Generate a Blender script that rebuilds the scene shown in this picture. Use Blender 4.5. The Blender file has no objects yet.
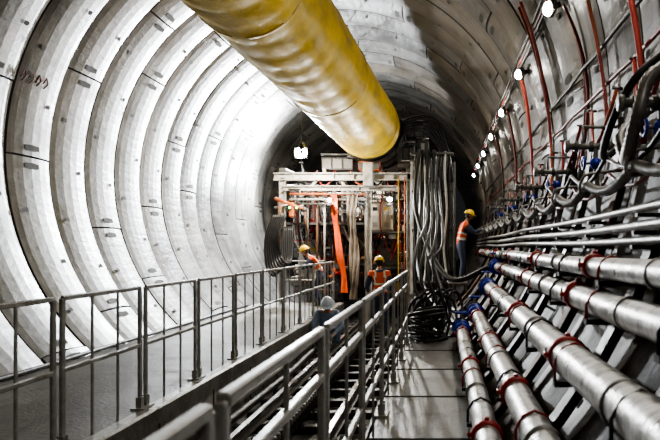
import bpy, bmesh, math, random
from mathutils import Vector, Matrix, noise
random.seed(7)
scene = bpy.context.scene
CX, CZ, R = -2.28, 2.80, 3.80      # tunnel axis / inner radius
def wx(z, off=0.0):                # right wall x at height z
    return CX + math.sqrt(max(0.01, (R-off)**2-(z-CZ)**2))
def wl(z, off=0.0):
    return CX - math.sqrt(max(0.01, (R-off)**2-(z-CZ)**2))

# ------------------------------------------------------------ materials
def M(name, col, rough=0.5, metal=0.0, var=0.25, scale=4.0, bump=0.0, bscale=30.0, dirt=None, dirt_amt=0.5,
      dscale=1.5, stretch=(1,1,1), rvar=0.1, coat=0.0, big=0.0, streak=0.0):
    m = bpy.data.materials.new(name); m.use_nodes = True
    nt = m.node_tree; N = nt.nodes; L = nt.links
    b = N['Principled BSDF']
    tc = N.new('ShaderNodeTexCoord'); mp = N.new('ShaderNodeMapping')
    mp.inputs['Scale'].default_value = stretch
    L.new(tc.outputs['Object'], mp.inputs['Vector'])
    n1 = N.new('ShaderNodeTexNoise'); n1.inputs['Scale'].default_value = scale
    n1.inputs['Detail'].default_value = 6; n1.inputs['Roughness'].default_value = 0.65
    L.new(mp.outputs[0], n1.inputs['Vector'])
    r = N.new('ShaderNodeValToRGB')
    lo = [max(0, c*(1-var)) for c in col]; hi = [min(1, c*(1+var*0.7)) for c in col]
    r.color_ramp.elements[0].position = 0.32; r.color_ramp.elements[0].color = (*lo, 1)
    r.color_ramp.elements[1].position = 0.68; r.color_ramp.elements[1].color = (*hi, 1)
    L.new(n1.outputs['Fac'], r.inputs['Fac'])
    out = r.outputs['Color']
    def layer(out, sc, colr, amt, p0, p1, vec):
        n2 = N.new('ShaderNodeTexNoise'); n2.inputs['Scale'].default_value = sc
        n2.inputs['Detail'].default_value = 8; n2.inputs['Roughness'].default_value = 0.7
        L.new(vec, n2.inputs['Vector'])
        r2 = N.new('ShaderNodeValToRGB')
        r2.color_ramp.elements[0].position = p0; r2.color_ramp.elements[0].color = (0, 0, 0, 1)
        r2.color_ramp.elements[1].position = p1; r2.color_ramp.elements[1].color = (amt,)*3+(1,)
        L.new(n2.outputs['Fac'], r2.inputs['Fac'])
        mx = N.new('ShaderNodeMix'); mx.data_type = 'RGBA'
        L.new(r2.outputs['Color'], mx.inputs[0]); L.new(out, mx.inputs[6]); mx.inputs[7].default_value = (*colr, 1)
        return mx.outputs[2]
    if dirt: out = layer(out, dscale, dirt, dirt_amt, .5, .68, mp.outputs[0])
    if big:
        out = layer(out, .45, [c*.45 for c in col], big, .42, .62, tc.outputs['Object'])
    if streak:
        m2 = N.new('ShaderNodeMapping'); m2.inputs['Scale'].default_value = (1.2, 4.0, .35)
        L.new(tc.outputs['Object'], m2.inputs['Vector'])
        out = layer(out, 1.6, [c*.35 for c in col], streak, .45, .60, m2.outputs[0])
        out = layer(out, 2.3, [min(1,c*1.7) for c in col], streak*.4, .56, .68, m2.outputs[0])
    L.new(out, b.inputs['Base Color'])
    mr = N.new('ShaderNodeMapRange'); mr.inputs['To Min'].default_value = max(0.03, rough-rvar)
    mr.inputs['To Max'].default_value = min(1, rough+rvar); mr.inputs['From Min'].default_value = .3; mr.inputs['From Max'].default_value = .7
    L.new(n1.outputs['Fac'], mr.inputs['Value']); L.new(mr.outputs[0], b.inputs['Roughness'])
    b.inputs['Metallic'].default_value = metal
    if coat: b.inputs['Coat Weight'].default_value = coat
    if bump > 0:
        nb = N.new('ShaderNodeTexNoise'); nb.inputs['Scale'].default_value = bscale; nb.inputs['Detail'].default_value = 5
        L.new(mp.outputs[0], nb.inputs['Vector'])
        bp = N.new('ShaderNodeBump'); bp.inputs['Strength'].default_value = bump; bp.inputs['Distance'].default_value = 0.02
        L.new(nb.outputs['Fac'], bp.inputs['Height']); L.new(bp.outputs[0], b.inputs['Normal'])
    return m
def E(name, col, s):
    m = bpy.data.materials.new(name); m.use_nodes = True
    b = m.node_tree.nodes['Principled BSDF']; b.inputs['Base Color'].default_value = (*col, 1)
    b.inputs['Emission Color'].default_value = (*col, 1); b.inputs['Emission Strength'].default_value = s
    return m
conc = [M('lining_concrete_%d' % i, c, 0.40, 0, 0.35, 1.6, 0.3, 14, (0.06,0.054,0.046), 0.8, 1.3, (1,0.45,1), 0.13, big=.75, streak=.8)
        for i, c in enumerate([(0.235,0.227,0.21),(0.19,0.183,0.168),(0.275,0.266,0.248),(0.145,0.138,0.126)])]
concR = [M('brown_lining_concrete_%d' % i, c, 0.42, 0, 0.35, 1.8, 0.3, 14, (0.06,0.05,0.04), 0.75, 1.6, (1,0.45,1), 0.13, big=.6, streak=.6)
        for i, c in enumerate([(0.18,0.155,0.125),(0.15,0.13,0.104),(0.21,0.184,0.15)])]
shade_conc = [M('shaded_lining_concrete_%d' % i, c, 0.6, 0, 0.35, 3, 0.3, 14, (0.03,0.026,0.02), 0.8, 2.0)
        for i, c in enumerate([(0.07,0.06,0.05),(0.058,0.05,0.042)])]  # shade around the pipes put into the colour, plus dirt patches
joint = M('lining_joint', (0.04,0.037,0.032), 0.8)
pocket = M('bolt_pocket_shade', (0.055,0.05,0.044), 0.8)  # flat dark patch: the recess shade is put into the colour
slab = M('walkway_concrete', (0.21,0.202,0.186), 0.45, 0, 0.4, 3, 0.4, 25, (0.045,0.04,0.034), 0.85, 2.2, big=.7)
kerb = M('trench_side_concrete', (0.32,0.31,0.29), 0.3, 0, 0.35, 3, 0.3, 20, (0.08,0.07,0.06), 0.7, 2.2)
bed = M('wet_trackbed_concrete', (0.20,0.195,0.18), 0.12, 0, 0.5, 2.5, 0.25, 7, (0.05,0.047,0.042), 0.7, 1.6, rvar=0.09)
water = M('pale_puddle_water', (0.66,0.66,0.64), 0.08, 0, 0.25, 3, 0.15, 5, (0.20,0.19,0.18), 0.7, 2.0, rvar=0.04, coat=.7)  # pale puddle colour, broken by darker patches
galv = M('galvanised_rail_steel', (0.36,0.36,0.345), 0.42, 0.5, 0.25, 12, 0.1, 40, (0.13,0.10,0.07), 0.7, 5)
pipem = M('galvanised_pipe_steel', (0.46,0.455,0.44), 0.38, 0.72, 0.45, 7, 0.35, 18, (0.10,0.08,0.06), 0.9, 3, (1,2.5,1), 0.14)
thinp = M('grey_water_pipe', (0.22,0.215,0.205), 0.45, 0.5, 0.35, 10, 0.1, 30, (0.09,0.07,0.055), 0.7, 4)
dark = M('dark_painted_steel', (0.024,0.021,0.019), 0.5, 0.3, 0.4, 6, 0.1, 20)
mid = M('grey_machine_steel', (0.12,0.117,0.108), 0.45, 0.4, 0.4, 5, 0.1, 20, (0.04,0.03,0.02), 0.7, 3)
lightst = M('pale_machine_paint', (0.48,0.465,0.43), 0.45, 0.1, 0.25, 5, 0.05, 20, (0.13,0.10,0.07), 0.75, 3)
beige = M('beige_cabinet_paint', (0.50,0.43,0.33), 0.45, 0, 0.15, 4, 0, 20, (0.2,0.15,0.11), 0.5, 4)
tarp = M('tan_tarpaulin', (0.24,0.20,0.16), 0.6, 0, 0.4, 3, 0.4, 8, (0.09,0.07,0.05), 0.7, 3)
red = M('red_coupling_paint', (0.34,0.018,0.014), 0.4, 0.1, 0.35, 14)
orange = M('orange_machine_paint', (0.62,0.15,0.04), 0.5, 0, 0.3, 6, dirt=(0.12,0.07,0.05), dirt_amt=.7, dscale=4)
orangeb = M('orange_ribbon_plastic', (0.85,0.12,0.02), 0.45, 0, 0.25, 6, dirt=(0.3,0.05,0.02), dirt_amt=.6, dscale=3)
rust = M('rusty_steel', (0.16,0.085,0.05), 0.7, 0.2, 0.4, 8)
raild = M('grimy_rail_steel', (0.09,0.08,0.07), 0.5, 0.6, 0.4, 8)
blue = M('blue_valve_paint', (0.012,0.035,0.45), 0.35, 0.0, 0.4, 12)
black = M('black_rubber_hose', (0.012,0.012,0.013), 0.5, 0, 0.4, 10)
whiteh = M('white_hose', (0.40,0.40,0.38), 0.5, 0, 0.25, 9)
redc = M('red_cable_sheath', (0.30,0.03,0.02), 0.45, 0, 0.25, 9)
orangec = M('orange_cable_sheath', (0.50,0.10,0.03), 0.45, 0, 0.25, 9)
yellowp = M('yellow_paint', (0.66,0.42,0.03), 0.45, 0, 0.2, 9)
railst = M('worn_rail_steel', (0.50,0.49,0.47), 0.22, 0.9, 0.3, 8)
ledw = E('led_white', (1,0.96,0.88), 110)
floodw = E('flood_white', (0.93,0.97,1), 500)
greenl = E('green_indicator', (0.05,1,0.25), 14)
skin = M('skin', (0.42,0.23,0.15), 0.5, 0, 0.08)
eyew = M('eye_white', (0.8,0.8,0.78), 0.3, 0, 0); eyeb = M('eye_dark', (0.02,0.015,0.01), 0.2, 0, 0)
lip = M('lip', (0.35,0.13,0.1), 0.5, 0, 0); hair = M('black_hair', (0.012,0.01,0.009), 0.6, 0, 0)
navy = M('navy_workwear', (0.035,0.045,0.085), 0.8, 0, 0.3, 12, 0.3, 12)
denim = M('blue_grey_workwear', (0.22,0.29,0.42), 0.8, 0, 0.3, 12, 0.3, 12)
hiviz = M('orange_hi_vis_fabric', (0.95,0.12,0.02), 0.7, 0, 0.12, 8, 0.2, 12)
reflect = M('reflective_tape', (0.80,0.82,0.66), 0.35, 0.1, 0.05)
boots = M('boot_leather', (0.03,0.025,0.02), 0.55)
helmY = M('yellow_helmet', (0.95,0.62,0.02), 0.3, 0, 0.05, coat=.4); helmW = M('white_blue_helmet', (0.66,0.76,0.90), 0.3, 0, 0.05, coat=.4)
glove = M('work_glove', (0.40,0.37,0.33), 0.8)
spray = M('spray_paint_red', (0.22,0.03,0.06), 0.6)
duct_m = M('yellow_duct_fabric', (0.82,0.56,0.025), 0.46, 0, 0.28, 2.4, 0.5, 6, (0.42,0.29,0.05), 0.8, 1.8, (1,0.6,1), 0.1)

# ------------------------------------------------------------ mesh builder
class MB:
    def __init__(s): s.v=[]; s.f=[]; s.mi=[]; s.sm=[]; s.mats=[]
    def mid(s, m):
        if m not in s.mats: s.mats.append(m)
        return s.mats.index(m)
    def add(s, vs, fs, m, smooth=False):
        o=len(s.v); k=s.mid(m); s.v.extend([tuple(v) for v in vs])
        for f in fs: s.f.append(tuple(i+o for i in f)); s.mi.append(k); s.sm.append(smooth)
    def box(s, c, d, m, rot=None, bev=0.0):
        x,y,z=[a/2 for a in d]
        if bev<=0:
            vs=[Vector((i*x,j*y,k*z)) for i in(-1,1) for j in(-1,1) for k in(-1,1)]
            fs=[(0,1,3,2),(4,6,7,5),(0,4,5,1),(2,3,7,6),(0,2,6,4),(1,5,7,3)]
        else:
            b=min(bev,x*.9,y*.9,z*.9)
            vs=[];idx={}
            for i in(-1,1):
                for j in(-1,1):
                    for k in(-1,1):
                        for a in range(3):
                            p=[i*(x-b),j*(y-b),k*(z-b)]; p[a]=[i*x,j*y,k*z][a]
                            idx[(i,j,k,a)]=len(vs); vs.append(Vector(p))
            fs=[]
            for a in range(3):
                o1,o2=(a+1)%3,(a+2)%3
                for sg in(-1,1):
                    q=[]
                    for u,w in((-1,-1),(1,-1),(1,1),(-1,1)):
                        t=[0,0,0];t[a]=sg;t[o1]=u;t[o2]=w;q.append(idx[(*t,a)])
                    fs.append(tuple(q if sg>0 else q[::-1]))
                for u in(-1,1):
                    for w in(-1,1):
                        t0=[0,0,0];t0[a]=-1;t0[o1]=u;t0[o2]=w;t1=t0[:];t1[a]=1
                        q=[idx[(*t0,o1)],idx[(*t1,o1)],idx[(*t1,o2)],idx[(*t0,o2)]]
                        fs.append(tuple(q if u*w>0 else q[::-1]))
            for i in(-1,1):
                for j in(-1,1):
                    for k in(-1,1):
                        q=[idx[(i,j,k,0)],idx[(i,j,k,1)],idx[(i,j,k,2)]]
                        fs.append(tuple(q if i*j*k>0 else q[::-1]))
        if rot: 
            mt=rot if isinstance(rot,Matrix) else Matrix.Rotation(rot[2],3,'Z')@Matrix.Rotation(rot[1],3,'Y')@Matrix.Rotation(rot[0],3,'X')
            vs=[mt@v for v in vs]
        c=Vector(c); s.add([v+c for v in vs],fs,m)
    def tube(s, pts, r, m, seg=10, cap=True, smooth=True, closed=False):
        P=[Vector(p) for p in pts]; n=len(P)
        rr=r if isinstance(r,(list,tuple)) else [r]*n
        vs=[];fs=[];up=None
        for i in range(n):
            if closed: t=(P[(i+1)%n]-P[i-1])
            else: t=(P[min(i+1,n-1)]-P[max(i-1,0)])
            if t.length<1e-9: t=Vector((0,0,1))
            t.normalize()
            if up is None:
                a=Vector((0,0,1)) if abs(t.z)<.9 else Vector((0,1,0))
                up=(a-t*a.dot(t)).normalized()
            else:
                up=(up-t*up.dot(t)); up=up.normalized() if up.length>1e-6 else t.orthogonal().normalized()
            sd=t.cross(up)
            for k in range(seg):
                a=2*math.pi*k/seg
                q=rr[i](k) if callable(rr[i]) else rr[i]
                vs.append(P[i]+(sd*math.cos(a)+up*math.sin(a))*q)
        for i in range(n if closed else n-1):
            j=(i+1)%n
            for k in range(seg):
                fs.append((i*seg+k,j*seg+k,j*seg+(k+1)%seg,i*seg+(k+1)%seg))
        if cap and not closed:
            fs.append(tuple(range(seg))); fs.append(tuple((n-1)*seg+k for k in range(seg))[::-1])
        s.add(vs,fs,m,smooth)
    def sph(s, c, r, m, rot=None, seg=12, rings=8, zmin=-1):
        if not isinstance(r,(tuple,list)): r=(r,r,r)
        vs=[];fs=[]
        for i in range(rings+1):
            t=math.pi*i/rings; zz=max(zmin,math.cos(t))
            rad=math.sin(t) 
            if math.cos(t)<zmin: rad=0 if i==rings else math.sqrt(max(0,1-zmin*zmin))*(0.98)
            for k in range(seg):
                a=2*math.pi*k/seg; vs.append(Vector((rad*math.cos(a)*r[0],rad*math.sin(a)*r[1],zz*r[2])))
        for i in range(rings):
            for k in range(seg): fs.append((i*seg+k,(i+1)*seg+k,(i+1)*seg+(k+1)%seg,i*seg+(k+1)%seg))
        if rot: vs=[rot@v for v in vs]
        c=Vector(c); s.add([v+c for v in vs],fs,m,True)
    def obj(s, name, bevel=0):
        me=bpy.data.meshes.new(name); me.from_pydata(s.v,[],s.f)
        for m in s.mats: me.materials.append(m)
        me.polygons.foreach_set('material_index',s.mi); me.polygons.foreach_set('use_smooth',s.sm)
        me.validate(); me.update()
        o=bpy.data.objects.new(name,me); scene.collection.objects.link(o); return o
def bez(pts, n=10):
    P=[Vector(p) for p in pts]; P=[P[0]*2-P[1]]+P+[P[-1]*2-P[-2]]; out=[]
    for i in range(1,len(P)-2):
        for k in range(n):
            t=k/n; a,b,c,d=P[i-1],P[i],P[i+1],P[i+2]
            out.append(0.5*((2*b)+(c-a)*t+(2*a-5*b+4*c-d)*t*t+(3*b-a-3*c+d)*t**3))
    out.append(P[-2]); return out

# ------------------------------------------------------------ tunnel lining
parts={'wall_right':MB(),'ceiling':MB(),'wall_left':MB(),'floor':MB()}
def which(a):
    a=a%360
    if a>=305 or a<48: return 'wall_right'
    if a<132: return 'ceiling'
    if a<235: return 'wall_left'
    return 'floor'
def pt(a,r,y): return (CX+r*math.cos(math.radians(a)), y, CZ+r*math.sin(math.radians(a)))
RW=1.0; y=-9; ri=0; RNG=random.Random(3)
while y<38:
    st=(ri%2)*30+ (ri%3)*7.5
    edges=[st+60*k for k in range(6)]
    for k,e in enumerate(edges):
        a0,a1=e+0.08,e+60-0.08
        dr=RNG.uniform(-0.012,0.012); mm=RNG.choice(conc); gm=RNG.choice(shade_conc); bm=RNG.choice(concR)
        ns=24; ja=0.14; g=0.014
        angs=[a0,a0+ja]+[a0+ja+(a1-a0-2*ja)*i/(ns-1) for i in range(1,ns-1)]+[a1-ja,a1]
        ys=[y+0.002,y+g]+[y+g+(RW-2*g)*q for q in(.12,.3,.5,.7,.88)]+[y+RW-g,y+RW-0.002]
        pr=[.075,.05,.028,.008,0,.008,.028,.05,.075]
        nj=len(ys)-1
        def rad(ia,jj):
            return R+dr+max(pr[jj],(0.04 if ia in(0,len(angs)-1) else 0))
        emid=(e+30)%360
        for i in range(len(angs)-1):
            A,B=angs[i],angs[i+1]; am=((A+B)/2)%360; ob=parts[which(am)]
            low = am>300  # lower right wall takes the concrete with painted-in shade
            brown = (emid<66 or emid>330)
            for j in range(nj):
                isj = i in(0,len(angs)-2) or j in(0,nj-1)
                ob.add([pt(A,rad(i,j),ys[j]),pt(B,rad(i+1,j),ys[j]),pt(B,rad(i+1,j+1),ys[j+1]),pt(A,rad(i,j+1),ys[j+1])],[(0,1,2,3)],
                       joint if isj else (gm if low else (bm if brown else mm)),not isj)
        def pk(a,yy,ha,hy,o=.003):
            ob=parts[which(a)]; da=math.degrees(ha/R); rr=R+dr-0.004+o
            ob.add([pt(a-da*.7,rr,yy-hy),pt(a+da*.7,rr,yy-hy),pt(a+da,rr,yy),pt(a+da*.7,rr,yy+hy),pt(a-da*.7,rr,yy+hy),pt(a-da,rr,yy)],[(0,1,2,3,4,5)],pocket)
        for q in (12,36): pk(e+q,y+.25,.035,.05)
        for q in (24,48): pk(e+q,y+RW-.25,.035,.05)
        pk(e+2.0,y+RW/2,.05,.16,0); pk(e+58,y+RW/2,.05,.16,0)
    y+=RW; ri+=1
for k in ('wall_right','ceiling','wall_left'): parts[k].obj(k)
fl=parts['floor']
fw=math.sqrt(R*R-(-.68-CZ)**2)-0.02
fl.box((CX,14,-.80),(2*fw,47,.24),bed)
fl.obj('floor')
b=MB()
def wp(z,y): return Vector((wl(z,.012),y,z))
for q in range(4):
    yb=9.0+q*.17
    b.tube([wp(3.86+.03*(q%2),yb),wp(3.98,yb+.05),wp(3.90,yb+.11),wp(3.82,yb+.04)],.007,spray,5)
b.obj('spray_paint_marking')

b=MB(); RQ=random.Random(8)
def puddle(cx,cy,rx,ry):
    n=28; vs=[(cx,cy,-.672)]
    for i in range(n):
        a=2*math.pi*i/n; q=1+.22*noise.noise(Vector((math.cos(a)*1.5+cx*3,math.sin(a)*1.5,cy)))
        vs.append((cx+rx*q*math.cos(a),cy+ry*q*math.sin(a),-.672))
    b.add(vs,[(0,1+i,1+(i+1)%n) for i in range(n)],water)
for i in range(17):
    yy=1+i*.95
    puddle(-1.02+RQ.uniform(-.05,.05),yy,.28,RQ.uniform(.35,.46))
    puddle(-2.3,yy+.4,.22,.42)
    puddle(-1.40,yy+.3,.09,.42)
b.obj('puddles')

# ------------------------------------------------------------ walkways
b=MB()
b.box((-0.17,3.5,-0.09),(0.86,17,0.18),slab,bev=.015)
b.box((-0.58,3.5,-0.14),(0.06,17,0.28),slab,bev=.01)
for i in range(12):
    yy=-4.2+i*1.4
    b.box((-0.45,yy,-0.43),(0.12,0.12,0.5),mid); 
    b.box((-0.17,yy+.7,0.003),(0.80,0.02,0.012),joint)
b.obj('walkway_slab_concrete')
b=MB()
xl=wl(0)+.03
b.box(((xl-2.60)/2,4.5,-0.11),(-2.60-xl,25,0.22),slab,bev=.02)
b.box((-2.67,4.5,-0.335),(0.14,25,0.68),kerb,bev=.02)
for i in range(17):
    yy=-7+i*1.4
    b.box((-2.598,yy+.3,-0.4),(0.012,0.03,0.5),joint)
b.obj('side_walkway_slab')
b=MB()
b.tube([(wl(.05,.07)+.015*math.sin(i*1.7),-7+i*1.2,.035) for i in range(20)],.03,black,10)
b.obj('wall_foot_cable')

def railing(name,X,y0,y1,panel,rails,nb,w,z0=0.0):
    b=MB(); y=y0
    while y+panel<=y1+.01:
        ya,yb=y+.03,y+panel-.08
        for z in rails: b.box((X,(ya+yb)/2,z0+z),(w*.9,yb-ya,w),galv,bev=.006)
        for k in range(nb+1):
            yy=ya+(yb-ya)*k/nb; ww=w*1.25 if k in(0,nb) else w*.75
            b.box((X,yy,z0+rails[0]/2),(ww*.6,ww,rails[0]),galv,bev=.005)
            if k in(0,nb):
                b.box((X,yy,z0+.008),(.12,.12,.016),galv)
                b.box((X,yy,z0+.06),(ww*1.1,ww*1.3,.10),galv)
        y+=panel
    return b.obj(name)
railing('guard_railing',-0.53,1.52,9.9,1.38,[1.10,0.90,0.40],2,.038)
railing('guard_railing',-2.74,-.6,16.3,1.3,[1.10,0.58],3,.036)
railing('guard_railing',-0.53,-1.24,1.53,1.38,[1.10,0.90,0.40],2,.038)

# ------------------------------------------------------------ track
b=MB()
for i in range(56):
    yy=-5+i*.62
    b.box((-1.65,yy,-.63),(1.55,.13,.09),dark,bev=.01)
    for x in(-2.12,-1.18):
        b.box((x,yy,-.565),(.2,.12,.03),raild)
for x in(-2.12,-1.18):
    for dx,dz,w,h in((0,-.55,.12,.02),(0,-.50,.02,.10),(0,-.445,.06,.03)):
        b.box((x+dx,12.5,dz),(w,35,h),railst if dz>-.46 else raild)
b.obj('railway_track')
b=MB()
for i in range(150):
    yy=-3+i*.13
    b.box((-1.72,yy,-.47),(.26,.07,.15),dark,bev=.012)
    b.box((-1.60,yy,-.37),(.06,.05,.07),thinp,bev=.01)
b.box((-1.72,6.7,-.50),(.16,19.6,.13),dark)
b.obj('cable_drag_chain')
b=MB()
for x,z,r in((-2.40,-.50,.05),(-2.50,-.40,.04),(-.72,-.53,.05)):
    b.tube(bez([(x+.03*math.sin(k*2.1),-4+k*2,z+.01*math.sin(k)) for k in range(11)],6),r,black if z<-.45 else thinp,8)
b.obj('trench_pipes')

# ------------------------------------------------------------ yellow ventilation duct
b=MB(); E0=1.47
ctrl=[(-2.95,-8,E0+3.92),(-2.95,0,E0+3.92),(-2.93,5,E0+3.91),(-2.82,8,E0+3.84),(-2.40,12.5,E0+3.53),(-1.96,17.0,E0+3.18)]
path=bez(ctrl,56)
rad=[]
for i,p in enumerate(path):
    s=p.y%0.55/0.55
    base=0.84+0.020*math.sin(math.pi*s)**.6
    def f(k,base=base,yy=p.y):
        a=2*math.pi*k/72
        v=Vector((math.cos(a)*1.6,math.sin(a)*1.6,yy*1.3)); v2=Vector((math.cos(a)*4,math.sin(a)*4,yy*3.5))
        return base+.022*noise.noise(v)+.014*noise.noise(v2)
    rad.append(f)
b.tube(path,rad,duct_m,72,cap=False)
for k in (-6,-1,4,9,13,16.6):
    pp=min(path,key=lambda q:abs(q.y-k)); i=path.index(pp); nx=path[min(i+1,len(path)-1)]; d=(nx-path[i-1]).normalized()
    b.tube([pp-d*.05,pp-d*.045,pp+d*.045,pp+d*.05],[.85,.870,.870,.85],yellowp,56,cap=False)
for k in range(0,len(path)-1,14):
    p=path[k]; 
    b.tube([(p.x,p.y,p.z+.84),(p.x,p.y,CZ+math.sqrt(R*R-(p.x-CX)**2)-.02)],.012,dark,6)
b.tube([p+Vector((0,0,.875)) for p in path],.018,dark,6)
b.obj('ventilation_duct')
b=MB()
pe=path[-1]; d=(path[-1]-path[-3]).normalized()
b.tube([pe-d*.02,pe+d*.04,pe+d*.05],[.87,.87,.85],dark,48,cap=False)
b.tube([pe+d*.0,pe+d*1.6,pe+d*2.0,pe+d*5],[.80,.80,.70,.70],mid,40)
for q in(.3,.9,1.5,3,4.5):
    b.tube([pe+d*q,pe+d*(q+.06)],.86,dark,40)
b.obj('duct_cassette')

# ------------------------------------------------------------ right wall pipes
def pipe(name,X,Z,r,y0,y1,mat,off=0.0,step=2.4,coup=True):
    b=MB()
    pts=[];rr=[]
    n=int((y1-y0)/.2)
    for i in range(n+1):
        yy=y0+(y1-y0)*i/n; pts.append((X+.006*math.sin(yy*1.3+off*3),yy,Z+.008*math.sin(yy*.9+off))); rr.append(r)
    b.tube(pts,rr,mat,24)
    if coup:
        yy=y0+.6+off
        while yy<y1:
            b.tube([(X,yy-.038,Z),(X,yy-.030,Z),(X,yy+.030,Z),(X,yy+.038,Z)],[r+.004,r+.018,r+.018,r+.004],red,24)
            b.box((X-r-.02,yy,Z+.01),(.045,.04,.03),red,bev=.006); b.box((X+.0,yy,Z+r+.018),(.03,.04,.04),red,bev=.006)
            b.tube([(X-r-.03,yy,Z-.03),(X-r-.03,yy,Z+.05)],.007,thinp,6)
            if yy+step*.5<y1-.2: b.tube([(X,yy+step*.5-.018,Z),(X,yy+step*.5+.018,Z)],r+.010,thinp,24)
            yy+=step
    return b.obj(name)
PP=[(.95,1.35,.062,.2),(.90,1.15,.078,.45),(.745,.825,.100,.0),(.52,.45,.095,.7),(.29,.25,.085,.35)]
ends=[15.5,10.6,10.3,10.0,9.6]
for (X,Z,r,o),ye in zip(PP,ends): pipe('slurry_pipe',X,Z,r,-4,ye,pipem,o)
for X,Z,r in((1.10,1.505,.024),(1.115,1.59,.028),(1.13,1.69,.024)): pipe('water_pipe',X,Z,r,-4,20,thinp,0,2.4,False)

b=MB(); pts=[];rr=[]
n=2600
for i in range(n):
    yy=-2+i*.0075; s=(yy%1.2)/1.2
    pts.append((1.085,yy,1.93-.09*math.sin(math.pi*s))); rr.append(.030 if (i//2)%2 else .036)
b.tube(pts,rr,thinp,10)
b.obj('corrugated_hose')
b=MB(); pts=[]
for i in range(400):
    yy=-2+i*.05; s=((yy+.3)%1.2)/1.2; pts.append((1.15,yy,2.10-.13*math.sin(math.pi*s)))
b.tube(pts,.016,black,8)
pts=[(x+.02,yy,z-.12) for x,yy,z in pts]; b.tube(pts,.013,redc,8)
for q,(zz,rr_) in enumerate(((2.95,.018),(3.3,.02))):
    b.tube([(wx(zz,.04),-3+i*.6,zz-.03*abs(math.sin(i*1.31+q))) for i in range(42)],rr_,[redc,black][q],7)
b.obj('power_cables')

for i in range(20):
    yy=-2.4+i*1.2
    b=MB()
    zs=[.16,.5,.85,1.2,1.6,2.0,2.4]
    zs=zs if yy<16 else zs[3:]
    poly=[Vector((wx(z,.07),yy,z)) for z in zs]
    for p,q in zip(poly,poly[1:]):
        m_=(p+q)/2; dd=q-p; ang=math.atan2(dd.x,dd.z)
        b.box(m_,(.05,.09,dd.length+.02),dark,rot=(0,ang,0))
        b.box(m_+Vector((-.03*math.cos(ang),0,.03*math.sin(ang))),(.012,.13,dd.length+.02),rust if i%4==2 else dark,rot=(0,ang,0))
    if yy<16:
        for X,Z,r,o in PP:
            zb=Z-r-.02
            if yy>9.5 and Z<1.3: continue
            b.box(((X-r-.02+wx(zb,.04))/2,yy,zb),(wx(zb,.04)-X+r+.02,.07,.03),dark)
            b.tube([(X-r-.012,yy,zb),(X-r-.012,yy,Z),(X-r*.7,yy,Z+r*.75),(X,yy,Z+r+.008),(X+r*.7,yy,Z+r*.75),(X+r+.012,yy,Z)],.009,redc if i%2 else dark,6)
    for z,x0 in((1.47,1.06),(1.55,1.07),(1.65,1.09)):
        b.box(((x0+wx(z))/2,yy,z),(wx(z)-x0,.04,.022),dark)
    b.tube(bez([(wx(2.05,.02),yy,2.05),(1.12,yy,2.02),(1.05,yy,1.98),(1.03,yy,1.91),(1.06,yy,1.87),(1.12,yy,1.88)],5),.012,thinp,8)
    b.obj('pipe_support_rack')

def manifold(yy,s=1.0):
    b=MB(); z=2.30
    xw=wx(z)-.02
    b.tube([(xw,yy,z),(xw-.42*s,yy,z)],.028,thinp,14)
    b.tube([(xw-.42*s,yy,z),(xw-.45*s,yy,z)],.05,thinp,14)
    for x in(xw-.08,xw-.24,xw-.36): b.tube([(x-.015,yy,z),(x+.015,yy,z)],.046,mid,14)
    b.tube(bez([(xw-.2,yy,z),(xw-.2,yy,z-.12),(xw-.19,yy,z-.25),(xw-.17,yy,z-.62)],5),.022,thinp,10)
    b.sph((xw-.2,yy,z-.14),.05,blue); b.tube([(xw-.2,yy-.07,z-.14),(xw-.2,yy+.07,z-.14)],.035,blue,12)
    b.tube([(xw-.2,yy,z-.14),(xw-.30,yy,z-.14)],.012,mid,8)
    ring=[(xw-.30,yy+.05*math.cos(a*math.pi/6),z-.14+.05*math.sin(a*math.pi/6)) for a in range(12)]
    b.tube(ring,.011,blue,6,closed=True)
    b.tube([(xw,yy,z+.16),(xw-.30,yy,z+.16)],.014,thinp,8); b.tube([(xw-.30,yy,z+.16),(xw-.30,yy,z)],.014,thinp,8)
    b.box((xw-.01,yy,z+.02),(.05,.16,.42),dark,bev=.008)
    return b.obj('valve_manifold')
for yy in(3.7,5.3,7.1,8.9,11.3,13.7): manifold(yy)

def drop(name,y0,mats,r,z0,z1,sway,n=3):
    b=MB()
    for k in range(n):
        P=[]
        for i in range(9):
            t=i/8; z=z0+(z1-z0)*t
            P.append((wx(z,.035+r+.05*math.sin(math.pi*t)*sway),y0+k*.07+sway*.25*math.sin(math.pi*t*1.0+k*.5),z))
        b.tube(bez(P,5),r*(1-.15*k),mats[k%len(mats)],8)
    b.tube([(wx((z0+z1)/2,.0),y0-.1,(z0+z1)/2),(wx((z0+z1)/2,.07),y0+.25,(z0+z1)/2)],.012,mid,6)
    return b.obj(name)
for a in((4.5,[redc],.024,5.6,2.2,1.0,1),(5.6,[orangec,redc],.018,5.2,2.3,.8,2),(6.7,[redc,redc],.018,4.0,2.3,-.6,2),
         (8.2,[redc,orangec],.022,4.6,1.9,.9,2),(9.9,[redc,orangec],.022,4.1,1.9,.9,2),
         (12.2,[redc,black],.022,4.1,1.9,.6,2),(14.8,[black,redc],.022,4.1,1.9,.6,2),(3.4,[black,redc],.026,5.0,2.0,.7,2)):
    drop('hanging_cable',*a)
b=MB()
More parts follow.
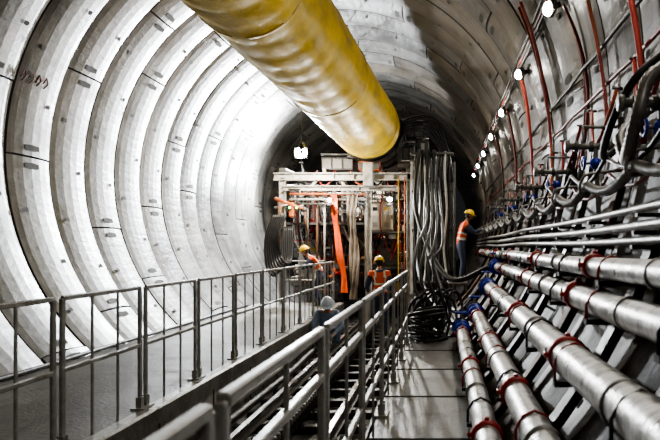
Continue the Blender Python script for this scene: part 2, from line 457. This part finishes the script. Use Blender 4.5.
for y0,z0,w,sag,mm in((4.1,2.9,.8,.55,redc),(5.4,2.8,.9,.4,orangec),(6.8,2.75,1.0,.45,redc),(8.4,2.7,1.2,.4,redc),(10.2,2.7,1.2,.4,redc),(12.4,2.7,1.4,.4,orangec)):
    b.tube([(wx(z0-sag*math.sin(math.pi*t/10),.05+.05*math.sin(math.pi*t/10)),y0+w*t/10,z0-sag*math.sin(math.pi*t/10)) for t in range(11)],.018,mm,8)
    for q in(0,w): b.tube([(wx(z0),y0+q,z0),(wx(z0,.09),y0+q,z0+.01)],.014,mid,6)
b.obj('slack_cable_loops')
b=MB()
P=bez([(wx(2.5,.06),3.55,2.5),(1.16,3.5,2.42),(1.06,3.45,2.2),(1.05,3.6,2.02),(1.12,3.9,2.0),(1.16,4.1,2.2),(wx(2.4,.05),4.2,2.45)],14)
b.tube(P,[.034 if i%2 else .041 for i in range(len(P))],thinp,12)
P=bez([(wx(2.7,.05),3.9,2.75),(1.18,3.9,2.5),(1.08,4.1,2.25),(1.14,4.5,2.1),(wx(2.3,.06),4.9,2.3)],12)
b.tube(P,.026,black,10)
b.obj('gooseneck_hose')

LY=[-6.5,-3.8,-1.1,1.6,4.3,6.98,9.65,12.4,15.1,17.8,20.5,23.2]
zL=4.11
b=MB()
for dz,r,mm in((.12,.020,black),(.17,.014,redc),(.23,.018,black)):
    b.tube([(wx(zL+dz,.03),-7+i*1.2,zL+dz+.01*math.sin(i*2.3)) for i in range(28)],r,mm,8)
b.obj('lighting_cable')
for yy in LY:
    b=MB(); nx=Vector((CX-wx(zL),0,CZ-zL)).normalized()
    ang=math.atan2(-nx.x,-nx.z)
    c=Vector((wx(zL),yy,zL))+nx*.10
    rot=Matrix.Rotation(ang,3,'Y')
    b.box(c,(.13,.30,.07),mid,rot=rot,bev=.015)
    b.sph(c+nx*.035,(.065,.145,.06),ledw,rot@Matrix.Rotation(math.pi,3,'Y'),16,10,-.05)
    b.box(c-nx*.06,(.05,.05,.08),dark,rot=rot)
    b.obj('tunnel_lamp')
    l=bpy.data.lights.new('tunnel_lamp_light','AREA'); l.shape='RECTANGLE'; l.size=.12; l.size_y=.26
    l.energy=10.5 if yy>3 else 5; l.color=(1.0,.91,.77); l.spread=math.radians(170)
    lo=bpy.data.objects.new('tunnel_lamp_light',l); scene.collection.objects.link(lo)
    dirn=(nx+Vector((0,0,-.8))).normalized()
    lo.location=c+nx*.14; lo.rotation_euler=dirn.to_track_quat('-Z','Y').to_euler()

# ------------------------------------------------------------ valve cluster & hoses
b=MB()
for (X,Z,r,o),ye in list(zip(PP,ends))[1:]:
    b.tube([(X,ye-.02,Z),(X,ye+.03,Z)],r+.05,blue,20)
    b.tube([(X,ye-.34,Z),(X,ye-.02,Z)],r+.014,blue,20)
    b.tube([(X,ye-.38,Z),(X,ye-.34,Z)],r+.04,blue,20)
    b.tube([(X,ye+.03,Z),(X,ye+.30,Z)],r*.9,blue,16)
    b.sph((X,ye+.16,Z),r+.03,blue)
    b.tube([(X,ye+.16,Z),(X,ye+.16,Z+r+.14)],.02,mid,8)
    ring=[(X+.09*math.cos(a*math.pi/6),ye+.16+.09*math.sin(a*math.pi/6),Z+r+.14) for a in range(12)]
    b.tube(ring,.014,blue,6,closed=True)
    b.tube([(X-.08,ye+.16,Z+r+.14),(X+.08,ye+.16,Z+r+.14)],.008,blue,6)
    b.tube([(X,ye+.30,Z),(X,ye+.34,Z)],r+.05,dark,20)
b.obj('gate_valve_cluster')
b=MB()
hz=[((.90,1.15),(-.1,.9,12.2),(-.55,2.2,14)),((.745,.825),(.0,.3,12),(-.35,1.6,14.5)),((.52,.45),(.0,.12,11.6),(-.2,1.2,14.5)),((.29,.25),(-.1,.08,11.2),(-.5,.9,14))]
for k,((X,Z),m1,m2) in enumerate(hz):
    ye=ends[k+1]+.34
    b.tube(bez([(X,ye,Z),(X-.03,ye+.5,Z-.02),(m1[0]+.2,m1[2],max(.12,m1[1])),(m2[0],m2[2],m2[1]),(m2[0],15.3,m2[1]+1.4),(m2[0],16.2,3.9)],12),.05,black,12)
b.obj('flexible_slurry_hoses')
b=MB()
R2=random.Random(11)
for k in range(15):
    cx=-.20+R2.uniform(-.08,.08); cy=10.1+R2.uniform(-.15,.25); cz=.04+k*.033; ra=.22+R2.uniform(-.06,.07)
    ti=R2.uniform(-.3,.3); tj=R2.uniform(-.25,.25)
    b.tube([(cx+ra*math.cos(a*.2618)+.02*math.sin(a*.9),cy+ra*1.3*math.sin(a*.2618),max(.03,cz+ti*ra*math.cos(a*.2618)+tj*ra*math.sin(a*.2618))) for a in range(24)],.022,black,8,closed=True)
for k in range(9):
    cx=-.36+k*.07; ra=.26+R2.uniform(-.08,.1); cz=.40+R2.uniform(-.1,.12)
    b.tube([(cx+ra*.6*math.cos(a*.2618),10.2+k*.04+.1*math.sin(a*.5236),max(.03,cz+ra*1.2*math.sin(a*.2618))) for a in range(24)],.022,black,8,closed=True)
for k in range(4):
    b.tube(bez([(-.3+k*.12,10.2,.5),(-.45+k*.1,10.4,.9+.1*k),(-.42+k*.14,11,1.5),(-.3+k*.1,12.4,2.0),(-.4+k*.1,16,3.2)],8),.024,black,8)
b.obj('coiled_cable_pile')

# ------------------------------------------------------------ TBM backup gantry
def beamY(b,X,Z,y0,y1,w,h,m): b.box((X,(y0+y1)/2,Z),(w,y1-y0,h),m,bev=.012)
def ibeamX(b,x0,x1,Y,Z,w,h,m):
    c=(x0+x1)/2; L=x1-x0
    b.box((c,Y,Z+h/2-.012),(L,w,.024),m); b.box((c,Y,Z-h/2+.012),(L,w,.024),m); b.box((c,Y,Z),(L,.02,h-.04),m)
    n=int(L/.6)
    for i in range(1,n+1): b.box((x0+i*L/(n+1),Y,Z),(.015,w*.9,h-.04),m)
b=MB()
for Y in(17.0,20.5,24,27.5):
    pm=lightst if Y<18 else mid
    for X,zt in((-4.22,3.3),(-1.94,3.4),(-.86,3.4)):
        b.box((X,Y,(zt-.68)/2),(.14,.02,zt+.68),pm); 
        for s in(-.07,.07): b.box((X+s,Y,(zt-.68)/2),(.02,.14,zt+.68),pm)
    ibeamX(b,-4.45,-.75,Y,3.33,.2,.2,pm)
    ibeamX(b,-4.2,-1.2,Y-.05,3.02,.14,.14,pm)
    b.box((-1.94,Y-.12,3.38),(.26,.2,.62),pm,bev=.02)
    b.tube([(-4.1,Y,2.4),(-3.3,Y,3.25)],.04,pm,8); b.tube([(-2.05,Y,2.4),(-2.7,Y,3.25)],.04,pm,8)
for X in(-4.22,-1.94,-.86): beamY(b,X,3.48,16.9,28,.16,.16,mid)
beamY(b,-3.1,3.48,16.9,28,.1,.14,mid)
b.box((-3.1,22.5,2.1),(2.1,10.6,.06),mid)
b.box((-3.89,16.86,2.98),(.3,.05,.05),dark)
for x in(-3.98,-3.80): b.box((x,16.80,2.50),(.08,.06,.10),dark); b.tube([(x,16.82,2.5),(x,16.85,3.0)],.012,dark,6); b.sph((x,16.76,2.50),.030,greenl)
b.obj('backup_gantry_frame')

b=MB()
for x,y,z,dx,dy,dz,mm in((-2.9,18.4,3.78,.9,1.2,.40,dark),(-1.0,18.2,3.95,.5,.8,.75,dark),(-.55,18.6,4.25,.35,.7,.5,mid),(-.95,19.5,4.9,.8,1.2,.5,dark),(-2.0,18.0,3.70,.6,.8,.26,orange),(-.75,17.7,3.65,.7,.5,.22,mid),(-2.45,18.0,4.05,.35,.5,.30,dark)):
    b.box((x,y,z),(dx,dy,dz),mm,bev=.03)
    for i in range(3): b.box((x-dx/2+dx*(i+.5)/3,y-dy/2-.012,z),(dx/3.6,.02,dz*.7),lightst if (i==1 and mm==mid) else mid,bev=.006)
    b.tube([(x-dx/2,y-dy/2-.05,z+dz/2+.05),(x+dx/2,y-dy/2-.05,z+dz/2+.05)],.03,thinp,8)
for k in range(6):
    b.tube(bez([(-1.25+.05*k,17.2,4.0+.06*k),(-1.0,17+.04*k,4.45+.08*k),(-.55+.06*k,17,4.5+.08*k),(-.1+.05*k,17.1,4.1),(.0+.06*k,17.2,3.2)],10),.026,black,8)
for k in range(6):
    x0=-3.8+k*.45
    b.tube(bez([(x0,17.15,3.5),(x0+.15,17.0,3.2-.06*(k%3)),(x0+.35,17.0,3.15),(x0+.5,17.15,3.5)],8),.02,[black,redc,black,orangec][k%4],7)
b.obj('upper_deck_equipment')

def cabinet(name,c,d,m,doors=2):
    b=MB(); b.box(c,d,m,bev=.02); x,y,z=c; dx,dy,dz=d
    for i in range(doors):
        w=dx/doors; xx=x-dx/2+w*(i+.5)
        b.box((xx,y-dy/2-.008,z),(w*.9,.02,dz*.92),m,bev=.008)
        b.box((xx+w*.33,y-dy/2-.03,z),(.02,.03,.12),dark,bev=.005)
        for k in range(4): b.box((xx-w*.1,y-dy/2-.02,z-dz*.32+k*.03),(w*.4,.01,.01),dark)
        b.box((xx-w*.1,y-dy/2-.02,z+dz*.28),(w*.4,.012,.1),yellowp if i%2 else dark)
    b.box((x,y,z+dz/2+.015),(dx*1.04,dy*1.04,.03),m,bev=.008)
    return b.obj(name)
cabinet('electrical_cabinet',(-1.62,17.6,2.28),(.62,.5,.78),beige,2)
cabinet('electrical_cabinet',(-1.45,17.9,1.3),(.5,.5,.7),mid,1)
cabinet('electrical_cabinet',(-2.25,18.4,1.6),(.42,.5,1.2),mid,1)
cabinet('control_cabinet',(-3.72,18.2,1.1),(.6,.5,1.1),lightst,2)
b=MB(); b.box((-1.55,17.7,1.86),(1.0,.9,.05),mid,bev=.01); b.box((-1.5,17.9,.90),(.9,.8,.06),mid)
for x in(-1.1,-1.95): b.box((x,18.05,.6),(.06,.06,2.5),mid)
b.obj('equipment_shelf')

b=MB()
RG=random.Random(21)
for i in range(340):
    x=RG.uniform(-4.3,-2.55) if i%2 else RG.uniform(-2.1,-.55); y=RG.uniform(17.4,22); z=RG.uniform(.2,3.0)
    if x<-4.0 and z<.3: z+=.5
    mm=RG.choice([dark,mid,mid,lightst,beige,rust,dark,orange,mid,black,red,lightst])
    if RG.random()<.45:
        b.box((x,y,z),(RG.uniform(.05,.26),RG.uniform(.2,.6),RG.uniform(.05,.28)),mm,bev=.02)
    else:
        a=RG.choice([(0,0,1),(1,0,0),(0,1,0)]); L=RG.uniform(.15,.45); v=Vector(a)*L; r=RG.uniform(.015,.05)
        b.tube([Vector((x,y,z))-v,Vector((x,y,z))+v],r,mm,12); b.tube([Vector((x,y,z))+v*.8,Vector((x,y,z))+v*.9],r+.025,mm,12)
for i in range(54):
    x=RG.uniform(-4.2,-.9); y=RG.uniform(17.2,18.6); z=RG.uniform(1.6,3.1)
    b.tube(bez([(x,y,3.2),(x+RG.uniform(-.1,.2),y,z-.3),(x+RG.uniform(-.3,.4),y+.2,z-1.0),(x+RG.uniform(-.5,.6),y+.3,z-.2)],7),RG.uniform(.012,.03),RG.choice([black,black,redc,orangec,thinp,whiteh]),7)
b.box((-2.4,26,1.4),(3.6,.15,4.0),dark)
for x in(-4.1,-3.2,-1.9,-1.2,-.7): b.box((x,20.5,.2),(.08,.08,1.75),mid)
b.box((-3.6,21.6,.1),(1.3,5,.1),mid); b.box((-1.3,21.6,.1),(1.3,5,.1),mid)
b.obj('hydraulic_power_unit')

def sheet(P,w0,amp,m,b,n=5,ph=0):
    vs=[];fs=[]
    for i,p in enumerate(P):
        w=w0*(1+.15*math.sin(i*.35+ph))
        for j in range(n):
            u=j/(n-1)*2-1; vs.append(p+Vector((u*w,amp*math.sin(j*2.2+i*.4+ph),0)))
    for i in range(len(P)-1):
        for j in range(n-1): fs.append((i*n+j,i*n+j+1,(i+1)*n+j+1,(i+1)*n+j))
    b.add(vs,fs,m,True)
b=MB()
P=bez([(-2.82,16.7,2.85),(-2.80,16.68,2.4),(-2.74,16.7,1.9),(-2.66,16.66,1.3),(-2.56,16.7,.75),(-2.54,16.7,.28)],8)
sheet(P,.08,.03,orangeb,b)
b.tube([(-2.95,16.7,2.87),(-2.1,16.7,2.87)],.02,lightst,8)
b.obj('orange_ventilation_sleeve')
b=MB()
P=bez([(-2.34,16.75,2.84),(-2.36,16.7,2.2),(-2.30,16.75,1.5),(-2.28,16.7,.8),(-2.32,16.75,.1)],8)
sheet(P,.12,.05,tarp,b,8,1.2)
b.obj('hanging_tarpaulin')

b=MB()
b.box((-4.15,17.25,2.66),(.5,.3,.14),rust,bev=.03); b.box((-3.95,16.9,2.45),(.14,.2,.4),orange,bev=.03)
b.tube([(-4.4,16.9,2.75),(-3.6,16.8,2.45)],.045,orange,12); b.tube([(-3.6,16.8,2.45),(-3.55,16.8,1.9)],.035,rust,12)
b.sph((-3.6,16.8,2.45),.07,mid); b.tube([(-4.4,16.85,2.5),(-4.0,16.85,2.6)],.03,lightst,10)
b.tube([(-4.25,16.8,2.65),(-4.25,16.8,1.1)],.05,rust,12); b.box((-4.25,16.8,1.0),(.25,.25,.2),rust,bev=.02)
b.obj('manipulator_arm')
b=MB()
for k in range(7):
    x=-4.50+k*.05
    b.tube(bez([(x+.15,16.6,2.3),(x-.02,16.5,1.7),(x,16.5+.03*k,1.0+.04*k),(x+.2,16.5,.75+.05*k),(x+.28,16.7,1.2),(x+.26,16.9,2.0)],8),.045,black,10)
b.obj('hose_bundle')

b=MB()
RH=random.Random(4)
for k in range(15):
    x=-.66+k*.062; mm=black if k not in(3,8,12) else (whiteh if k!=8 else thinp)
    yb=16.3+.10*(k%3); j=lambda:RH.uniform(-.05,.05)
    b.tube(bez([(x,yb,3.9-.07*(k%4)),(x+j(),yb,3.3),(x+j()*1.5,yb,2.4),(x+j()*2,yb,1.5),(x+j()*2,yb-.1,.95),(x+.05+j(),yb-.3,.55+.04*(k%3))],8),.022 if k%2 else .030,mm,10)
b.box((-.25,16.4,3.85),(1.1,.3,.06),mid,bev=.01)
b.box((-.25,16.55,2.9),(1.05,.05,.06),dark); b.box((-.25,16.6,1.9),(1.05,.05,.06),dark)
b.obj('vertical_hose_bundle')
b=MB()
for x in(-.78,.33): b.box((x,16.75,1.95),(.07,.07,3.5),lightst if x<0 else mid,bev=.01)
for z in(.55,1.5,2.6,3.6): b.box((-.24,16.78,z),(1.12,.05,.06),mid,bev=.01)
b.box((-.45,17.6,2.0),(.55,.9,3.4),dark,bev=.03)
b.box((.15,17.9,2.2),(.45,.9,2.8),mid,bev=.03)
for k in range(8): b.box((-.45,17.13,.7+k*.4),(.45,.03,.28),mid if k%2 else dark,bev=.01)
b.box((-.25,17.0,.2),(1.2,.6,.08),mid)
b.obj('hose_frame')
b=MB()
b.tube([(-.98,16.8,.0),(-.98,16.8,3.3)],.014,orange,8); b.tube([(-1.14,16.8,.0),(-1.14,16.8,3.3)],.014,yellowp,8)
for k in range(11): b.tube([(-1.14,16.8,.2+k*.28),(-.98,16.8,.2+k*.28)],.009,mid,6)
b.obj('access_ladder')

b=MB()
for z,r,mm in((2.86,.03,orange),(2.72,.03,lightst),(2.60,.03,mid)):
    b.tube([(-4.0,16.85,z),(-2.0,16.85,z)],r,mm,10)
for x,mm in((-3.55,mid),(-3.3,rust),(-3.1,lightst),(-2.02,beige)):
    b.tube([(x,16.95,2.9),(x,16.95,.4)],.03,mm,10)
for z in(1.1,.6): b.tube([(-4.2,16.9,z),(-3.1,16.9,z)],.02,lightst,8)
b.obj('gantry_pipework')

b=MB()
b.box((-1.65,20,.1),(1.1,3.0,.12),mid,bev=.02)
b.box((-1.65,20,.55),(.95,2.8,.8),dark,bev=.04)
for y in(18.8,21.2):
    for x in(-2.12,-1.18): b.tube([(x-.04,y,-.27),(x+.04,y,-.27)],.16,railst,18)
    b.tube([(-2.12,y,-.27),(-1.18,y,-.27)],.04,dark,8); b.box((-1.65,y,-.08),(.9,.4,.24),dark)
b.box((-1.65,18.45,.3),(1.0,.05,.3),yellowp,bev=.01)
b.obj('service_wagon')

b=MB()
b.box((.38,15.9,.60),(.46,1.4,.04),mid,bev=.008)
for x in(.18,.58):
    for y in(15.3,16.5): b.box((x,y,.29),(.04,.04,.60),mid)
for i in range(9): b.box((.38,15.3+i*.15,.625),(.44,.02,.012),galv)
b.box((.38,15.9,.02),(.5,1.3,.04),mid)
b.obj('steel_work_platform')

def flood(loc,tgt,e,name='floodlight_or_fill',es=.34,col=(.92,.96,1.0)):  # builds the visible floodlight and the added fill lamps
    b=MB(); loc=Vector(loc); n=(Vector(tgt)-loc).normalized()
    q=n.to_track_quat('-Z','Y'); rot=q.to_matrix()
    b.box(loc,(es,es*.8,.08),mid,rot=rot,bev=.015)
    b.sph(loc+n*.03,(es*.46,es*.38,.09),floodw,rot@Matrix.Rotation(math.pi,3,'Y'),24,12,-.05)
    for i in range(5): b.box(loc-n*.08+rot@Vector(((i-2)*es*.18,0,0)),(.012,es*.7,.07),dark,rot=rot)
    b.tube([loc-n*.05,loc-n*.05-Vector((0,0,es*.5+.1))],.018,dark,8)
    b.box(loc-n*.05-Vector((0,0,es*.5+.1)),(.14,.14,.04),dark)
    b.obj(name)
    l=bpy.data.lights.new(name+'_light','AREA'); l.shape='DISK'; l.size=es*.9; l.energy=e; l.color=col; l.spread=math.radians(174)
    lo=bpy.data.objects.new(name+'_light',l); scene.collection.objects.link(lo); lo.location=loc+n*.14
    lo.rotation_euler=q.to_euler()
flood((-4.50,20.5,4.48),(-5.1,9,3.7),1000,es=.44)
flood((-5.15,20.9,3.7),(-6.1,18.5,2.2),260,es=.24)  # added fill lamp, brightens the far left wall
b=MB(); b.tube([(-4.40,20.6,3.40),(-4.50,20.6,4.2)],.03,lightst,8); b.tube([(-4.40,20.7,3.5),(-5.13,20.95,3.46)],.03,lightst,8); b.obj('floodlight_post')
flood((-3.4,15.6,3.9),(-3.0,17.6,1.2),130,es=.14,col=(1,.88,.72))  # added fill lamp, brightens the gantry front
flood((-1.35,16.6,2.72),(-1.6,9.0,-.9),90,es=.13,col=(1,.95,.86))  # added fill lamp, makes wet reflections along the trench
flood((-2.9,16.55,2.70),(-2.4,10.5,-.9),50,es=.11,col=(1,.95,.86))  # second added fill lamp, lifts the trench near the crouching worker
flood((-2.4,19.0,3.1),(-2.2,22,0.8),160,es=.14,col=(1,.85,.65))  # added hidden lamp, brightens the gantry interior
b=MB(); b.tube([(-3.4,15.57,3.75),(-3.4,15.57,6.3)],.012,dark,6)  # hangers for the added fill lamps
for x,zz in((-1.35,2.56),(-2.9,2.56)): b.tube([(x,16.68,zz),(x,16.9,2.98)],.012,dark,6)
b.obj('fill_lamp_hanger')

# ------------------------------------------------------------ workers
def worker(name,loc,yaw,J,helm,sleeve,trous,vest=True,hdir=(0,1,0),scale=1.0,curl=.5):
    names=list(J.keys()); idx={n:i for i,n in enumerate(names)}
    ed=[('pel','spi'),('spi','che'),('che','nek'),('nek','hed')]
    for s in 'LR': ed+=[('che','sh'+s),('sh'+s,'el'+s),('el'+s,'wr'+s),('pel','hp'+s),('hp'+s,'kn'+s),('kn'+s,'an'+s),('an'+s,'to'+s)]
    rad={'pel':(.15,.125),'spi':(.145,.115),'che':(.165,.13),'nek':(.065,.065),'hed':(.055,.055),'sh':(.088,.088),'el':(.056,.056),'wr':(.036,.036),
         'hp':(.108,.11),'kn':(.075,.075),'an':(.058,.058),'to':(.045,.04)}
    me=bpy.data.meshes.new('tmp'); me.from_pydata([J[n] for n in names],[(idx[a],idx[c]) for a,c in ed],[])
    o=bpy.data.objects.new('tmp',me); scene.collection.objects.link(o)
    o.modifiers.new('Skin','SKIN'); sv=me.skin_vertices[0].data
    for n in names:
        k=n if n in rad else n[:2]; sv[idx[n]].radius=rad[k]; sv[idx[n]].use_root=(n=='pel')
    ss=o.modifiers.new('Sub','SUBSURF'); ss.levels=3; ss.render_levels=3
    dg=bpy.context.evaluated_depsgraph_get(); em=o.evaluated_get(dg).to_mesh()
    bones=[(a,c,Vector(J[a]),Vector(J[c])) for a,c in ed]
    b=MB(); vs=[v.co.copy() for v in em.vertices]
    groups={}
    spine0,spine1=Vector(J['pel']),Vector(J['che'])
    for p in em.polygons:
        c=p.center; best=None;bd=9
        for a,e,A,B in bones:
            t=max(0,min(1,(c-A).dot(B-A)/(B-A).length_squared)); d=(A+(B-A)*t-c).length
            if d<bd: bd=d;best=(a,e,t)
        a,e,t=best
        if e=='hed': m_=skin
        elif a=='nek' or e=='nek': m_=sleeve if t>.75 else (hiviz if vest else sleeve)
        elif e in('spi','che') or e[:2]=='sh':
            m_=hiviz if vest else sleeve
            if vest:
                sp=(c-spine0).dot(spine1-spine0)/(spine1-spine0).length
                if .10<sp<.15 or .24<sp<.29: m_=reflect
                if sp>.29 and .09<abs(c.x-J['che'][0])<.13: m_=reflect
        elif a[:2]=='sh': m_=(hiviz if (vest and t<.12) else sleeve)
        elif a[:2]=='el': m_=sleeve if t<.93 else glove
        elif e[:2]=='to' or (e[:2]=='an' and t>.82): m_=boots
        elif e[:2]=='hp': m_=(hiviz if vest and t<.3 and c.z>spine0.z else trous)
        else: m_=trous
        groups.setdefault(m_,[]).append(tuple(p.vertices))
    b.v.extend([tuple(v) for v in vs])
    for m_,fs in groups.items():
        k=b.mid(m_)
        for f in fs: b.f.append(f); b.mi.append(k); b.sm.append(True)
    o.evaluated_get(dg).to_mesh_clear(); bpy.data.objects.remove(o); bpy.data.meshes.remove(me)
    F=Vector(hdir).normalized(); Rt=F.cross(Vector((0,0,1))).normalized(); U=Rt.cross(F).normalized()
    H=Vector(J['hed'])+U*.09+F*.02
    def hp(x,y,z): return H+Rt*x+F*y+U*z
    rot=Matrix((Rt,F,U)).transposed()
    vs=[];fs=[];sg,rn=20,14
    for i in range(rn+1):
        t=math.pi*i/rn; z=math.cos(t); rr=math.sin(t)
        for k in range(sg):
            a=2*math.pi*k/sg; x=rr*math.cos(a)*.076; y_=rr*math.sin(a)*.096; 
            if z<0: x*=1+.28*z; y_=y_*(1+.15*z)+(.012*-z)
            if abs(x)<.02 and y_>.05 and -.45<z<.1: y_+=.014*(1-abs(z+.2)/.4)
            vs.append(hp(x,y_,z*.118))
    for i in range(rn):
        for k in range(sg): fs.append((i*sg+k,(i+1)*sg+k,(i+1)*sg+(k+1)%sg,i*sg+(k+1)%sg))
    b.add(vs,fs,skin,True)
    b.tube([hp(0,.090,.012),hp(0,.108,-.025),hp(0,.100,-.036)],[.007,.014,.010],skin,8)
    for s in(-1,1):
        b.sph(hp(s*.031,.083,.005),(.013,.009,.009),eyew,rot,8,6); b.sph(hp(s*.031,.090,.005),.0055,eyeb,None,6,5)
        b.box(hp(s*.031,.089,.022),(.03,.008,.006),hair,rot=rot); b.sph(hp(s*.078,.0,-.005),(.010,.018,.030),skin,rot,8,6)
    b.box(hp(0,.092,-.058),(.040,.010,.008),lip,rot=rot,bev=.003)
    b.sph(hp(0,-.018,.0),(.081,.090,.10),hair,rot,16,10,-.75)
    b.sph(hp(0,-.005,.045),(.108,.132,.110),helm,rot,22,14,-.02)
    br=[hp(.115*math.cos(a*math.pi/12),(.138 if math.sin(a*math.pi/12)<0 else .178)*math.sin(a*math.pi/12)-.005,.045-(.012 if math.sin(a*math.pi/12)>0 else 0)) for a in range(24)]
    b.tube(br,.008,helm,6,closed=True)
    inn=[hp(.09*math.cos(a*math.pi/12),.11*math.sin(a*math.pi/12)-.005,.046) for a in range(24)]
    b.add(br+inn,[(i,(i+1)%24,24+(i+1)%24,24+i) for i in range(24)],helm,True)
    b.tube(bez([hp(0,.115,.08),hp(0,.06,.15),hp(0,-.04,.155),hp(0,-.12,.09)],6),.010,helm,6)
    for s in 'LR':
        W=Vector(J['wr'+s]); D=(W-Vector(J['el'+s])).normalized(); sx=-1 if s=='L' else 1
        ref=Vector((0,0,-1)) if abs(D.z)<.8 else Vector((0,1,0))
        S=D.cross(ref).normalized(); Nn=S.cross(D).normalized()
        if Nn.dot(ref)<0: Nn=-Nn
        pr=Matrix((S,D,Nn)).transposed()
        b.sph(W+D*.045,(.042,.055,.020),glove,pr,12,8)
        b.tube([W-D*.03,W+D*.03],[.034,.030],glove,10)
        for i,(o_,ln) in enumerate(((-.030,.070),(-.010,.080),(.010,.074),(.029,.058))):
            p=W+D*.085+S*o_; a=.25; q=[p-D*.02,p]
            for sgm in(.45,.32,.23):
                a+=curl; p=p+(D*math.cos(a)+Nn*math.sin(a))*ln*sgm; q.append(p)
            b.tube(q,[.010,.010,.0095,.009,.007],glove,8)
        ts=-sx*(1 if S.x>0 else -1)
        p=W+D*.02+S*.03*ts; q=[p,p+(S*ts*.7+D*.7)*.035,p+(S*ts*.5+D*.8)*.055+Nn*.01,p+(S*ts*.3+D)*.07+Nn*.025]
        b.tube(q,[.013,.012,.010,.008],glove,8)
    o=b.obj(name); o.location=loc; o.rotation_euler=(0,0,yaw); o.scale=(scale,)*3
    return o
def sym(**k):
    J={}
    for n,v in k.items():
        if len(n)==2:
            J[n+'L']=(-v[0],v[1],v[2]); J[n+'R']=tuple(v)
        else: J[n]=tuple(v)
    return J
# right worker leaning toward the wall hoses
J=sym(pel=(0,0,.95),spi=(0,.02,1.12),che=(0,.09,1.34),nek=(0,.15,1.50),hed=(0,.18,1.58),sh=(.185,.10,1.42),el=(.26,.30,1.22),wr=(.14,.52,1.30),
      hp=(.095,0,.90),kn=(.12,.05,.50),an=(.13,-.02,.09),to=(.15,.13,.045))
J['knL']=(-.11,.10,.50); J['anL']=(-.12,.10,.09); J['toL']=(-.13,.25,.045)
worker('construction_worker',(.46,15.9,.62),math.radians(-80),J,helmY,navy,navy,True,(0,.95,-.25),.98)
# middle worker seen from behind
J=sym(pel=(0,0,.94),spi=(0,.01,1.11),che=(0,.03,1.34),nek=(0,.05,1.50),hed=(0,.07,1.58),sh=(.19,.03,1.42),el=(.27,.05,1.14),wr=(.22,.25,1.02),
      hp=(.095,0,.90),kn=(.13,.05,.50),an=(.15,-.02,.09),to=(.18,.12,.045))
worker('construction_worker',(-1.40,14.4,-.60),math.radians(12),J,helmY,navy,navy,True,(0.1,1,-.2),1.03)
# crouching worker
J=sym(pel=(0,-.05,.34),spi=(0,.02,.48),che=(0,.16,.66),nek=(0,.25,.77),hed=(0,.30,.83),sh=(.17,.18,.71),el=(.26,.36,.48),wr=(.12,.52,.38),
      hp=(.10,-.02,.33),kn=(.20,.36,.46),an=(.15,.14,.09),to=(.18,.30,.045))
worker('construction_worker',(-2.36,13.2,-.67),math.radians(190),J,helmW,denim,denim,False,(0,.8,-.5),1.1)
# left worker, slightly bent
J=sym(pel=(0,-.06,.86),spi=(0,.02,1.00),che=(0,.18,1.18),nek=(0,.28,1.30),hed=(0,.33,1.36),sh=(.185,.21,1.24),el=(.25,.36,1.02),wr=(.15,.56,.98),
      hp=(.095,-.04,.82),kn=(.13,.12,.46),an=(.14,-.03,.09),to=(.16,.12,.045))
worker('construction_worker',(-3.05,16.0,.0),math.radians(100),J,helmY,navy,navy,True,(0,.9,-.35),.95)

# ------------------------------------------------------------ world, camera
w=bpy.data.worlds.new('tunnel_dark'); scene.world=w; w.use_nodes=True
w.node_tree.nodes['Background'].inputs[0].default_value=(.6,.62,.65,1); w.node_tree.nodes['Background'].inputs[1].default_value=.02
cam=bpy.data.cameras.new('camera'); cam.lens=35; cam.sensor_width=36; cam.shift_x=-112/660; cam.shift_y=27/660
cam.clip_end=200; cam.dof.use_dof=True; cam.dof.focus_distance=13; cam.dof.aperture_fstop=3.5
co=bpy.data.objects.new('camera',cam); scene.collection.objects.link(co); co.location=(0,0,1.47); co.rotation_euler=(math.radians(90),0,0)
scene.camera=co
scene.view_settings.view_transform='AgX'; scene.view_settings.look='AgX - Medium High Contrast'; scene.view_settings.exposure=0.45
